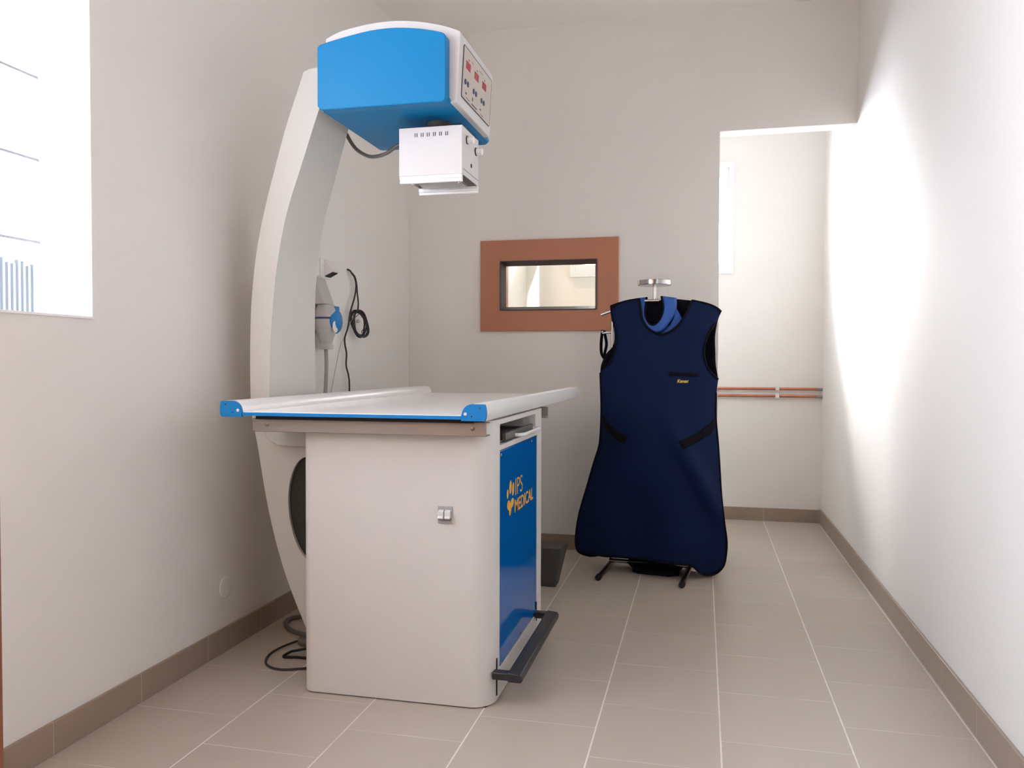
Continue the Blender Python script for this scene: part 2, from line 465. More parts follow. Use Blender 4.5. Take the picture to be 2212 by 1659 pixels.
Cc = [bm.verts.new((p[0], YB + .022, p[1])) for p in g_]; Dd = [bm.verts.new((p[0], YB + .030, p[1])) for p in o_]
for i in range(4):
    j = (i + 1) % 4
    bm.faces.new((A[i], A[j], A2[j], A2[i])); bm.faces.new((A2[i], A2[j], Cc[j], Cc[i])); bm.faces.new((Cc[i], Cc[j], Dd[j], Dd[i])); bm.faces.new((Dd[i], Dd[j], A[j], A[i]))
link('bezel', bm, M['bezel'], vw, smooth=0, label='dark bevelled bezel')
boxes('pane', [(-1.06, -.55, YB + .023, YB + .029, 1.302, 1.545)], M['lead_glass'], vw)
boxes('reveal', [(OX0, OX0 + .012, YB + .032, YB + .125, OZ0, OZ1), (OX1 - .012, OX1, YB + .032, YB + .125, OZ0, OZ1), (OX0, OX1, YB + .032, YB + .125, OZ0, OZ0 + .012), (OX0, OX1, YB + .032, YB + .125, OZ1 - .012, OZ1)], M['brown'], vw, smooth=0)

# round painted cover on the left wall
bm = bmesh.new(); lathe(bm, [(0.036, 0), (0.036, .003), (0.031, .005), (0.001, .005)], (XL, 2.50, .222), 'X')
tag(link('wall_cover_plate', bm, M['paint']), 'round painted cover plate low on the left wall', 'cover plate')

# slatted fence seen through the left window
fr = thing('slatted_fence', 'dark slatted metal fence outside the left window', 'fence', (-2.9, 1.9, -.2))
for i in range(18):
    y = 3.085 - i * .027
    boxes('slat', [(-2.92, -2.90, y, y + .013, -.2, 1.44 + .012 * math.sin(i * 1.7))], M['fence'], fr, smooth=0)
for z in (.3, 1.05): boxes('fence_rail', [(-2.94, -2.92, 2.58, 3.10, z, z + .05)], M['fence'], fr, smooth=0)

# ------------------------------------------------------------------ x-ray table
CXL, CXR, CY0, CY1 = -1.179, -0.585, 2.235, 3.035
table = thing('xray_table', 'white and blue x-ray examination table on a boxy cabinet base', 'table', ((CXL + CXR) / 2, (CY0 + CY1) / 2, 0))
RR = 0.068
body = rrect(CXL, CXR, CY0, CY1, [RR, RR, .035, .035])
bm = bmesh.new()
xi = CXR - .016
inset = [(p[0], p[1]) for p in rrect(CXL, CXR, CY0, CY1, [RR, RR, .035, .035])]
def notch(poly, y0, y1, x):       # cut the right side back between y0 and y1 to x
    left = [p for p in poly]
    i = max(range(len(poly)), key=lambda k: (round(poly[k][0], 5) == round(CXR, 5), -poly[k][1]))
    return poly[:i + 1] + [(CXR, y0), (x, y0), (x, y1), (CXR, y1)] + poly[i + 1:]
lo = notch(body, 2.335, 2.895, xi)
hi = notch(body, 2.335, 2.860, CXR - .42)
prism(bm, body, .004, .085, 'XY'); prism(bm, lo, .085, .742, 'XY'); prism(bm, body, .742, .757, 'XY'); prism(bm, hi, .757, .820, 'XY'); prism(bm, body, .820, .835, 'XY')
bmesh.ops.remove_doubles(bm, verts=bm.verts[:], dist=1e-5)
bm.faces.ensure_lookup_table()
seen = {}; dead = []
for f in bm.faces:
    k = tuple(sorted(v.index for v in f.verts))
    if k in seen: dead += [f, seen[k]]
    else: seen[k] = f
bmesh.ops.delete(bm, geom=list(set(dead)), context='FACES')
link('cabinet', bm, M['cab'], table, smooth=30)
boxes('plinth', [(CXL + .02, CXR - .02, CY0 + .02, CY1 - .02, 0, .006)], M['gap'], table)
# blue front panel with its lettering
bm = bmesh.new(); B(bm, xi - .002, xi + .0145, 2.338, 2.892, .088, .739)
panel = link('front_panel', bm, M['blue_gloss'], table, bevel=0.0015, label='glossy blue panel with yellow lettering')
px = xi + .0146
letters('lettering', 'IPS', .104, .055, lambda u, v, d: (px + d, 2.548 + u, .574 + v), M['yellow'], panel, bold=-0.012)
letters('lettering', 'MEDICAL', .288, .043, lambda u, v, d: (px + d, 2.540 + u, .518 + v), M['yellow'], panel, bold=0.012)
bm = bmesh.new()       # paw mark made of petals
for (cy, cz, a, b_, rot) in ((2.478, .611, .0150, .0215, -.25), (2.515, .600, .0130, .0215, -.25), (2.440, .595, .0095, .0145, -.1)):
    plate(bm, ell(cy, cz, a, b_, rot), [], lambda p: Vector((px, p[0], p[1])), lambda p: Vector((px + .0006, p[0], p[1])))
heart = [(2.435, .560), (2.440, .573), (2.452, .579), (2.466, .575), (2.478, .562), (2.492, .574), (2.508, .578), (2.522, .570), (2.523, .553), (2.512, .540), (2.496, .536), (2.488, .528), (2.482, .512), (2.472, .504), (2.463, .512), (2.460, .528), (2.446, .538), (2.437, .548)]
plate(bm, [(p.x, p.y) for p in smooth_line([Vector((a, .522 + (b - .504) * .68, 0)) for a, b in heart], 4, True)], [], lambda p: Vector((px, p[0], p[1])), lambda p: Vector((px + .0006, p[0], p[1])))
link('paw_mark', bm, M['yellow'], panel, smooth=0)
for (y, z) in ((2.352, .727), (2.800, .727), (2.62, .100), (2.352, .100), (2.878, .100)):
    bm = bmesh.new(); lathe(bm, [(.005, 0), (.005, .002), (.002, .003)], (xi + .0145, y, z), 'X', 14); link('screw', bm, M['chrome'], panel)
# cassette tray in the slot under the top
tray = boxes('cassette_tray', [(-.98, CXR - .012, 2.352, 2.845, .762, .766), (CXR - .016, CXR - .004, 2.425, 2.838, .762, .786), (-.98, CXR - .02, 2.352, 2.360, .762, .776), (-.98, CXR - .02, 2.837, 2.845, .762, .776)], M['tray'], table, bevel=0.001, label='dark grey cassette tray')
bm = bmesh.new(); hx = CXR + .022
tube(bm, smooth_line([(CXR - .008, 2.555, .770), (CXR + .012, 2.562, .770), (hx, 2.59, .770), (hx, 2.70, .770), (hx, 2.81, .770), (CXR + .012, 2.835, .770), (CXR - .008, 2.838, .770)], 5), .006, 10)
link('handle', bm, M['alu'], tray, label='chrome handle')
# stainless channels carrying the sliding top
bm = bmesh.new()
prism(bm, [(CY0 - .045, .795), (CY0 - .002, .795), (CY0 - .002, .799), (CY0 - .041, .799), (CY0 - .041, .831), (CY0 - .002, .831), (CY0 - .002, .835), (CY0 - .045, .835)], -1.316, -.588, 'YZ')
ch = link('channel', bm, M['steel'], table, bevel=0.0015, label='brushed steel channel')
for x in (-1.268, -.628):
    bm = bmesh.new(); lathe(bm, [(.006, 0), (.006, -.002), (.003, -.003)], (x, CY0 - .045, .817), 'Y', 14); link('screw', bm, M['darksteel'], ch)
bm = bmesh.new()
prism(bm, [(CY1 + .042, .793), (CY1 + .002, .793), (CY1 + .002, .797), (CY1 + .038, .797), (CY1 + .038, .831), (CY1 + .002, .831), (CY1 + .002, .835), (CY1 + .042, .835)], -1.316, -.578, 'YZ')
link('channel', bm, M['steel'], table, bevel=0.0015)
boxes('gap_slab', [(-1.29, -.62, 2.165, 3.07, .834, .8465)], M['gap'], table)  # black slab painted in for the shade in the gap below the top
# sliding top
boxes('tabletop', [(-1.325, -.630, 2.136, 3.836, .8465, .8575)], M['bed'], table, bevel=0.001, label='white laminate tabletop')
boxes('edge_strip', [(-1.312, -.643, 2.128, 2.1355, .8462, .8562)], M['blue_cap'], table, bevel=0.001, label='blue strip along the front edge')
def rail_profile(sgn, x0):
    # outer side slightly bowed, flat top, inner quarter curve; x0 outer edge, sgn +1 towards the middle
    p = [(0.004, .843), (0.0005, .855), (0, .866), (0.001, .878), (.004, .8885), (.040, .8890)]
    for k in range(7):
        a = math.radians(90 - 78 * k / 6); p.append((.040 + .029 * math.cos(a), .8600 + .029 * math.sin(a)))
    p += [(.0705, .8575), (.0705, .843)]
    return [(x0 + sgn * a, b) for a, b in p]
for sgn, x0 in ((1, -1.385), (-1, -.572)):
    bm = bmesh.new(); prism(bm, rail_profile(sgn, x0), 2.138, 3.836, 'XZ')
    rail = link('side_rail', bm, M['alu'], table, smooth=40)
    for (ya, yb) in ((2.128, 2.1375), (3.8365, 3.846)):
        bm = bmesh.new(); prism(bm, [((x - x0) * 1.02 + x0 - sgn * .0008, (z - .866) * 1.02 + .866) for x, z in rail_profile(sgn, x0)], ya, yb, 'XZ')
        near = ya < 3
        cap = link('end_cap', bm, M['blue_cap'] if near else M['alu'], rail, smooth=40, bevel=0.001, label='blue plastic end cap' if near else None)
    bm = bmesh.new(); lathe(bm, [(.0045, 0), (.0045, -.0015), (.002, -.002)], (x0 + sgn * .059, 2.128, .8620), 'Y', 14); link('cap_screw', bm, M['white'], rail)
    bm = bmesh.new(); lathe(bm, [(.002, 0), (.002, -.0006)], (x0 + sgn * .018, 2.128, .8790), 'Y', 10); link('cap_hole', bm, M['gap'], rail)
    bm = bmesh.new(); lathe(bm, [(.002, 0), (.002, -.0006)], (x0 + sgn * .041, 2.128, .8560), 'Y', 10); link('cap_hole', bm, M['gap'], rail)
# foot pedal along the right side
bm = bmesh.new()
prism(bm, [(-.500, .080), (-.500, .092), (-.505, .101), (-.541, .104), (-.545, .100), (-.545, .080), (-.538, .076), (-.506, .076)], 2.262, 2.880, 'XZ')
B(bm, CXR - .004, -.540, 2.262, 2.292, .080, .102); B(bm, CXR + .001, -.540, 2.850, 2.880, .080, .102)
link('foot_pedal', bm, M['pedal'], table, bevel=0.003, label='black foot pedal bar')
for q in ((2.296, 2.304, .02), (2.884, 2.890, .06)): boxes('pedal_slot', [(CXR - .004, CXR + .002, q[0], q[1], q[2], .13)], M['gap'], table)
# power switch on the cabinet front
sw = boxes('power_switch', [(-.7445, -.7015, CY0 - .004, CY0 + .01, .537, .587)], mat('switch_grey', (165, 165, 167), 0.4), table, bevel=0.001, label='small grey twin power switch')
for x in (-.7415, -.7215):
    bm = bmesh.new()
    prism(bm, [(CY0 - .004, .577), (CY0 - .013, .572), (CY0 - .013, .560), (CY0 - .018, .554), (CY0 - .013, .550), (CY0 - .004, .548)], x, x + .0165, 'YZ'); link('toggle', bm, M['white'], sw, bevel=0.0008)
boxes('toggle_bar', [(-.7415, -.7045, CY0 - .011, CY0 - .004, .5485, .5535)], mat('dark_red', (90, 45, 50), 0.4), sw)

# ------------------------------------------------------------------ x-ray machine: curved column, head and collimator
mach = thing('xray_machine', 'tall curved cream x-ray column with blue and white tube head over the table', 'x-ray machine', (-1.30, 2.63, 0))
outer = smooth_line([(-1.225, 0, 0), (-1.305, .163, 0), (-1.369, .323, 0), (-1.420, .508, 0), (-1.460, .726, 0), (-1.4805, .830, 0), (-1.4855, .960, 0), (-1.483, 1.132, 0), (-1.476, 1.241, 0), (-1.458, 1.380, 0), (-1.423, 1.533, 0), (-1.379, 1.684, 0), (-1.345, 1.793, 0), (-1.284, 1.957, 0)], 4)
outer = [(p.x, p.y) for p in outer] + [(-1.262, 1.966)]
inner = smooth_line([(-1.175, 1.972, 0), (-1.231, 1.828, 0), (-1.295, 1.649, 0), (-1.338, 1.529, 0), (-1.366, 1.422, 0), (-1.390, 1.285, 0), (-1.4035, 1.150, 0), (-1.4125, 1.000, 0), (-1.4150, .800, 0)], 4)
inner = [(p.x, p.y) for p in inner] + [(-1.410, .768), (-1.185, .740), (-1.185, 0)]
poly = outer + inner
Y1 = 2.46
def Y2(z):
    k = [(0, 2.800), (.93, 2.797), (1.42, 2.735), (1.97, 2.672)]
    for (a, ya), (b, yb) in zip(k, k[1:]):
        if z <= b: return ya + (yb - ya) * (z - a) / (b - a)
    return k[-1][1]
hole = ell(-1.262, .512, .083, .178, .10, 40)
bm = bmesh.new()
vo, tr = cdt(poly, [hole]); a = [bm.verts.new((p.x, Y1, p.y)) for p in vo]
for f in tr: bm.faces.new([a[i] for i in f])
vb, tb = cdt(poly); b = [bm.verts.new((p.x, Y2(p.y), p.y)) for p in vb]
for f in tb: bm.faces.new([b[i] for i in f])
n = len(poly)
va = [bm.verts.new((p[0], Y1, p[1])) for p in poly]; vc = [bm.verts.new((p[0], Y2(p[1]), p[1])) for p in poly]
for i in range(n): bm.faces.new((va[i], va[(i + 1) % n], vc[(i + 1) % n], vc[i]))
h0 = [bm.verts.new((p[0], Y1, p[1])) for p in hole]; h1 = [bm.verts.new((p[0], Y1 + .05, p[1])) for p in hole]
for i in range(len(hole)): bm.faces.new((h0[i], h1[i], h1[(i + 1) % len(hole)], h0[(i + 1) % len(hole)]))
bmesh.ops.delete(bm, geom=[v for v in bm.verts if not v.link_faces], context='VERTS')
bmesh.ops.remove_doubles(bm, verts=bm.verts[:], dist=1e-5)
link('column', bm, M['shell'], mach, smooth=30, label='cream curved column')
bm = bmesh.new(); plate(bm, [((x + 1.262) * 1.03 - 1.262, (z - .512) * 1.03 + .512) for x, z in hole], [], lambda p: Vector((p[0], Y1 + .012, p[1])), lambda p: Vector((p[0], Y1 + .05, p[1])))
link('oval_insert', bm, M['hole'], mach, smooth=0, label='dark oval insert')
bm = bmesh.new(); prism(bm, [(-1.411, .794), (-1.411, .758), (-1.400, .745), (-1.366, .729), (-1.181, .726), (-1.181, .794)], 2.425, 2.74, 'XZ')
link('bracket', bm, M['shell'], mach, smooth=30, bevel=0.002)

head = None
SH = [(-1.180, 1.805), (-1.180, 2.036), (-1.150, 2.049), (-1.115, 2.059), (-1.036, 2.070), (-.957, 2.0725), (-.880, 2.065), (-.804, 2.048), (-.755, 2.031), (-.731, 2.020), (-.7435, 1.805)]
SH = [(x * .993, 1 + (z - 1) * .993) for x, z in SH]
arc = smooth_line([(x, z, 0) for x, z in SH[1:10]], 4)
SHP = [SH[0]] + [(p.x, p.y) for p in arc] + [SH[10]]
bm = bmesh.new(); prism(bm, SHP, 2.392, 2.788, 'XZ')
head = link('tube_head', bm, M['white'], mach, smooth=30, bevel=0.003, bseg=3, label='white arched tube head housing')
BL = [(-1.183, 1.985), (-1.180, 1.992), (-1.166, 1.999), (-1.097, 2.013), (-1.003, 2.0265), (-.922, 2.0275), (-.846, 2.018), (-.790, 2.005), (-.768, 1.997), (-.761, 1.987)]
BLt = smooth_line([(x, z, 0) for x, z in BL], 3)
BLP = [(p.x, p.y) for p in BLt] + [(-.761, 1.806), (-.764, 1.797), (-.772, 1.792), (-1.166, 1.794), (-1.176, 1.798), (-1.183, 1.808)]
bm = bmesh.new(); prism(bm, BLP, 2.355, 2.396, 'XZ')
link('front_cover', bm, M['blue'], head, smooth=40, bevel=0.003, label='bright blue front cover')
bm = bmesh.new(); prism(bm, [(-1.176, 1.794), (-.768, 1.794), (-.756, 1.800), (-.756, 1.812), (-1.176, 1.812)], 2.380, 2.850, 'XZ')
link('underside_cover', bm, M['blue'], head, smooth=40, bevel=0.004, label='blue underside cover')
bm = bmesh.new(); prism(bm, BLP, 2.800, 2.855, 'XZ')
link('rear_cover', bm, M['blue'], head, smooth=40, bevel=0.003, label='blue rear cover')
# control panel on the right flank: a slightly leaning plane
xa, za = SHP[-2]; xb, zb = SHP[-1]
def flank(y, z, d): return Vector((xb + (xa - xb) * (z - zb) / (za - zb) + d, y, z))
bm = bmesh.new(); plate(bm, rrect(2.434, 2.766, 1.832, 1.988, .006, 4), [], lambda p: flank(p[0], p[1], .0002), lambda p: flank(p[0], p[1], .0022))
cp = link('control_panel', bm, M['sticker'], head, smooth=0, label='pale control panel with red displays')
bm = bmesh.new()
plate(bm, rrect(2.432, 2.768, 1.830, 1.990, .007, 4), [rrect(2.434, 2.7655, 1.832, 1.9878, .0055, 4)], lambda p: flank(p[0], p[1], .0002), lambda p: flank(p[0], p[1], .0026))
link('panel_border', bm, M['ink'], cp, smooth=0)
for y0 in (2.463, 2.558, 2.653):
    bm = bmesh.new(); plate(bm, [(y0, 1.928), (y0 + .046, 1.928), (y0 + .046, 1.951), (y0, 1.951)], [], lambda p: flank(p[0], p[1], .002), lambda p: flank(p[0], p[1], .0032)); link('red_display', bm, M['display'], cp, smooth=0)
    for y in (y0 + .002, y0 + .030):
        bm = bmesh.new(); plate(bm, ell(y - .003, 1.8845, .0085, .0085), [], lambda p: flank(p[0], p[1], .002), lambda p: flank(p[0], p[1], .0042)); link('button', bm, M['button'], cp)
for (y, z, l, h) in ((2.485, 1.958, .010, .004), (2.580, 1.958, .012, .004), (2.675, 1.958, .010, .004), (2.470, 1.850, .012, .006), (2.480, 1.840, .040, .002), (2.545, 1.852, .010, .010), (2.542, 1.838, .062, .004), (2.640, 1.850, .010, .006), (2.645, 1.838, .040, .002), (2.52, 1.965, .02, .0015), (2.61, 1.968, .04, .0015)):
    bm = bmesh.new(); plate(bm, [(y, z), (y + l, z), (y + l, z + h), (y, z + h)], [], lambda p: flank(p[0], p[1], .002), lambda p: flank(p[0], p[1], .0026)); link('panel_print', bm, M['ink'], cp, smooth=0)
# arm joining the head to the column, and the turning ring that carries the collimator
boxes('head_mount', [(-1.26, -1.17, 2.475, 2.66, 1.83, 1.95)], M['shell'], mach)
bm = bmesh.new(); lathe(bm, [(.040, 1.796), (.040, 1.774), (.052, 1.772), (.052, 1.7585)], (-.853, 2.578, 0)); link('turning_ring', bm, M['boxgrey'], mach)
X0, X1_, Ya, Yb = -.9585, -.7475, 2.48, 2.672
bm = bmesh.new()
slots = []
for k in range(6):
    for q in (0, .0064): slots.append((-.9055 + k * .0206 + q, -.9055 + k * .0206 + q + .0028))
front = [(X0, 1.604), (X1_, 1.604), (X1_, 1.759), (X0, 1.759)]
plate(bm, front, [[(a_, 1.7265), (b_, 1.7265), (b_, 1.7395), (a_, 1.7395)] for a_, b_ in slots], lambda p: Vector((p[0], Ya, p[1])), lambda p: Vector((p[0], Ya + .002, p[1])))
B(bm, X0, X0 + .002, Ya + .002, Yb, 1.604, 1.759); B(bm, X1_ - .002, X1_, Ya + .002, Yb, 1.604, 1.759); B(bm, X0, X1_, Yb, Yb + .002, 1.604, 1.759); B(bm, X0, X1_, Ya, Yb, 1.757, 1.759)
coll = link('collimator', bm, M['white'], mach, smooth=0, label='white metal collimator box with vent slots')
boxes('slot_shade', [(X0 + .03, X1_ - .03, Ya + .004, Ya + .010, 1.70, 1.752)], M['ink'], coll, smooth=0)  # dark sheet added so the slots look shaded inside
for y0, y1 in ((Ya - .002, Ya + .012), (Yb - .012, Yb + .004)):
    bm = bmesh.new(); prism(bm, [(y0, 1.603), (y0, 1.592), (y0 + .003, 1.5905), (y0 + .001, 1.587), (y0 + .003, 1.580), (y1, 1.580), (y1, 1.603)], X0 + .002, X1_, 'YZ'); link('filter_rail', bm, M['alu'], coll, smooth=30, bevel=0.0008)
boxes('light_window', [(X0 + .03, X1_ - .03, Ya + .03, Yb - .03, 1.597, 1.604)], mat('grey_acrylic', (150, 145, 142), .2), coll)
for x in (-.915, -.760):
    bm = bmesh.new(); lathe(bm, [(.0045, 1.580), (.0045, 1.576), (.002, 1.574)], (x, Ya + .012, 0), 'Z', 12); link('screw', bm, M['chrome'], coll)
for y, z in ((2.538, 1.7235), (2.643, 1.7125)):
    bm = bmesh.new(); lathe(bm, [(.0115, .003), (.0115, .022), (.0095, .0235)], (X1_, y, z), 'X', 24)
    kn = link('knob', bm, M['alu'], coll, smooth=40, label='silver knob')
    bm = bmesh.new(); lathe(bm, [(.0135, 0), (.0135, .003)], (X1_, y, z), 'X', 20); link('knob_collar', bm, M['gap'], coll)
bm = bmesh.new(); lathe(bm, [(.0068, 0), (.0068, .0015)], (X1_, 2.586, 1.652), 'X', 18); link('lamp_hole', bm, M['gap'], coll)
boxes('seam_line', [(X1_, X1_ + .0006, Ya + .015, Yb, 1.6215, 1.6228)], M['ink'], coll)
# cable looping from the column top to the collimator
bm = bmesh.new()
tube(bm, smooth_line([(-1.235, 2.66, 1.93), (-1.262, 2.72, 1.856), (-1.253, 2.72, 1.826), (-1.220, 2.72, 1.774), (-1.179, 2.72, 1.745), (-1.139, 2.71, 1.735), (-1.09, 2.70, 1.742), (-1.03, 2.69, 1.768), (-.97, 2.675, 1.745), (-.94, 2.668, 1.735)], 6), .0065, 10)
link('cable', bm, M['cable_grey'], mach, label='grey cable looping under the head')
bm = bmesh.new(); tube(bm, smooth_line([(-1.230, 2.62, 1.968), (-1.234, 2.60, 1.980), (-1.246, 2.58, 1.992)], 4), .0025, 6); link('loose_wire', bm, M['cable_dark'], mach)

# ------------------------------------------------------------------ wall sockets and cables on the left wall
s = thing('wall_socket', 'small white wall socket with hinged cover above the grey plug', 'socket', (XL, 3.27, 1.37))
boxes('backplate', [(XL, XL + .010, 3.222, 3.318, 1.368, 1.454)], M['plastic_white'], s, bevel=0.003)
bm = bmesh.new(); prism(bm, [(XL + .010, 1.448), (XL + .016, 1.448), (XL + .052, 1.402), (XL + .048, 1.397), (XL + .010, 1.380)], 3.246, 3.308, 'XZ'); link('flip_cover', bm, M['plastic_white'], s, bevel=0.002)
bm = bmesh.new(); prism(bm, [(XL + .012, 1.3795), (XL + .047, 1.3960), (XL + .047, 1.394), (XL + .012, 1.3765)], 3.252, 3.302, 'XZ'); link('opening', bm, M['gap'], s)

s = thing('power_socket', 'grey industrial wall socket with plug and blue flip lid', 'socket', (XL, 3.19, 1.05))
bm = bmesh.new(); prism(bm, [(XL, 1.378), (-1.590, 1.365), (-1.5505, 1.262), (-1.5505, 1.250), (XL, 1.250)], 3.135, 3.235, 'XZ'); hs = link('housing', bm, M['plastic_grey'], s, bevel=0.004)
bm = bmesh.new(); lathe(bm, [(.035, 1.249), (.041, 1.235), (.044, 1.222), (.046, 1.205), (.046, 1.196)], (-1.563, 3.185, 0)); link('collar', bm, M['plastic_grey'], s, smooth=40)
bm = bmesh.new(); lathe(bm, [(.047, 1.196), (.047, 1.188)], (-1.563, 3.185, 0)); link('blue_flange', bm, mat('dark_blue_plastic', (28, 48, 110), .4), s)
bm = bmesh.new(); lathe(bm, [(.046, 1.188), (.046, 1.160), (.0445, 1.155), (.044, 1.140), (.026, 1.084), (.030, 1.083), (.030, 1.062), (.027, 1.060)], (-1.563, 3.185, 0)); link('plug', bm, M['plastic_grey'], s, smooth=30)
bm = bmesh.new()
lid = ell(3.20, 1.181, .052, .054)
lathe(bm, [(.052, 0), (.053, .006), (.045, .016), (.025, .021), (.001, .022)], (-1.532, 3.205, 1.180), 'X', 28)
B(bm, -1.532, -1.520, 3.185, 3.225, 1.222, 1.243)
lo_ = link('flip_lid', bm, M['blue_cap'], s, smooth=45, label='blue flip lid')
bm = bmesh.new(); plate(bm, ell(3.190, 1.160, .022, .026), [], lambda p: Vector((-1.518, p[0] - .014, p[1] - .004)), lambda p: Vector((-1.5135, p[0] - .014, p[1] - .004))); link('sticker', bm, M['plastic_white'], lo_)
bm = bmesh.new(); tube(bm, smooth_line([(-1.563, 3.185, 1.064), (-1.562, 3.186, .98), (-1.566, 3.182, .85), (-1.560, 3.15, .55), (-1.55, 3.05, .22), (-1.54, 2.98, .02)], 6), .0085, 10); link('cord', bm, M['cable_pale'], s)

# coiled black cable hung from a wall hook
t = thing('coiled_cable', 'black coiled cable hanging on the left wall beside the plug', 'cable', (-1.60, 3.55, 1.12))
bm = bmesh.new()
tube(bm, smooth_line([(-1.612, 3.502, 1.438), (-1.596, 3.502, 1.430), (-1.588, 3.502, 1.418), (-1.586, 3.525, 1.405), (-1.588, 3.548, 1.380), (-1.590, 3.553, 1.350), (-1.588, 3.530, 1.305), (-1.586, 3.492, 1.255), (-1.585, 3.470, 1.215), (-1.586, 3.455, 1.165), (-1.590, 3.430, 1.118), (-1.592, 3.436, 1.085), (-1.592, 3.452, 1.045), (-1.592, 3.448, .990), (-1.590, 3.470, .940), (-1.590, 3.478, .868), (-1.59, 3.47, .55), (-1.58, 3.40, .15), (-1.56, 3.3, .012)], 6), .0042, 8)
link('strand', bm, M['cable_dark'], t)
bm = bmesh.new(); tube(bm, smooth_line([(-1.587, 3.503, 1.420), (-1.584, 3.530, 1.402), (-1.586, 3.552, 1.372), (-1.586, 3.560, 1.330), (-1.586, 3.570, 1.290), (-1.584, 3.562, 1.258), (-1.580, 3.545, 1.240)], 6), .004, 8); link('strand', bm, M['cable_dark'], t)
bm = bmesh.new(); dvec = Vector((.30, .954, 0)).normalized()
cc = Vector((-1.575, 3.560, 1.187))
for k in range(5):
    pts = []
    for q in range(28):
        a_ = 2 * PI * q / 28
        ru = .046 + .006 * math.sin(k * 2.1) + .003 * math.sin(3 * a_ + k); rv = .058 + .005 * math.cos(k * 1.7)
        pts.append(cc + dvec * (ru * math.cos(a_) + .22 * rv * -math.sin(a_)) + Vector((0, 0, rv * math.sin(a_))) + dvec.cross(Vector((0, 0, 1))) * (.005 * (k - 2) + .003 * math.sin(2 * a_ + k)))
    tube(bm, pts, .0042, 8, closed=True)
link('coil', bm, M['cable_dark'], t)
for ang in (2.2, 5.6):
    bm = bmesh.new()
    p = cc + dvec * .05 * math.cos(ang) + Vector((0, 0, .058 * math.sin(ang)))
    tube(bm, smooth_line([p + Vector((0, 0, .016)), p + dvec.cross(Vector((0, 0, 1))) * .022, p - Vector((0, 0, .016)), p - dvec.cross(Vector((0, 0, 1))) * .022], 5, True), .0016, 6, closed=True)
    link('cable_tie', bm, M['gap'], t)
bm = bmesh.new(); lathe(bm, [(.007, 0), (.009, .002), (.009, .012), (.005, .016)], (-1.568, 3.512, 1.197), 'X', 14); link('connector', bm, M['plastic_grey'], t)
bm = bmesh.new(); tube(bm, smooth_line([(-1.575, 3.47, 1.20), (-1.592, 3.44, 1.13), (-1.598, 3.40, 1.08), (-1.600, 3.36, .99), (-1.600, 3.31, .874), (-1.600, 3.20, .60), (-1.59, 3.1, .02)], 5), .0014, 6)
tag(link('thin_wire', bm, M['cable_pale']), 'thin pale wire running down the left wall beside the black coiled cable', 'wire')

# cables lying on the floor left of the cabinet
bm = bmesh.new(); tube(bm, smooth_line([(-1.30, 2.84, .010), (-1.42, 2.87, .010), (-1.50, 2.88, .010), (-1.545, 2.85, .010), (-1.54, 2.79, .010), (-1.48, 2.72, .010), (-1.38, 2.68, .010), (-1.27, 2.70, .010)], 6), .008, 10)
tag(link('floor_cable', bm, M['cable_grey']), 'thick grey cable looped on the floor by the left skirting', 'cable')
bm = bmesh.new(); tube(bm, smooth_line([(-1.20, 2.66, .006), (-1.33, 2.645, .02), (-1.40, 2.60, .012), (-1.435, 2.50, .005), (-1.40, 2.405, .005), (-1.33, 2.37, .005), (-1.25, 2.40, .005), (-1.20, 2.43, .005)], 6), .0038, 8)
tag(link('floor_cable', bm, M['cable_dark']), 'thin dark cable loop on the floor at the cabinet corner', 'cable')
t = thing('floor_plug', 'grey plug with black lead lying on the floor beside the cabinet', 'plug', (-1.36, 2.56, 0))
bm = bmesh.new(); tube(bm, [(-1.375, 2.60, .018), (-1.33, 2.575, .022), (-1.28, 2.57, .022)], lambda q: .016 - .004 * q, 12); link('plug_body', bm, M['cable_grey'], t)
bm = bmesh.new(); tube(bm, smooth_line([(-1.36, 2.50, .016), (-1.375, 2.475, .006), (-1.33, 2.48, .006), (-1.27, 2.49, .006), (-1.30, 2.53, .02), (-1.36, 2.50, .016)], 5), .0045, 8); link('lead', bm, M['gap'], t)

# ------------------------------------------------------------------ dark box behind the table
bm = bmesh.new()
bt = [(-.80, 3.555), (-.632, 3.555), (-.632, 3.63), (-.80, 3.63)]; tp = [(-.80, 3.53), (-.603, 3.53), (-.596, 3.66), (-.80, 3.66)]
a = [bm.verts.new((x, y, 0)) for x, y in bt]; mdl = [bm.verts.new((x, y, .165)) for x, y in tp]; c = [bm.verts.new((x * .99 - .006, y * .995 + .018, .182)) for x, y in tp]
bm.faces.new(a[::-1]); bm.faces.new(c)
for A_, C_ in ((a, mdl), (mdl, c)):
    for i in range(4): bm.faces.new((A_[i], A_[(i + 1) % 4], C_[(i + 1) % 4], C_[i]))
tag(link('storage_box', bm, M['boxgrey'], bevel=0.004), 'dark grey tapered box on the floor behind the table', 'box')

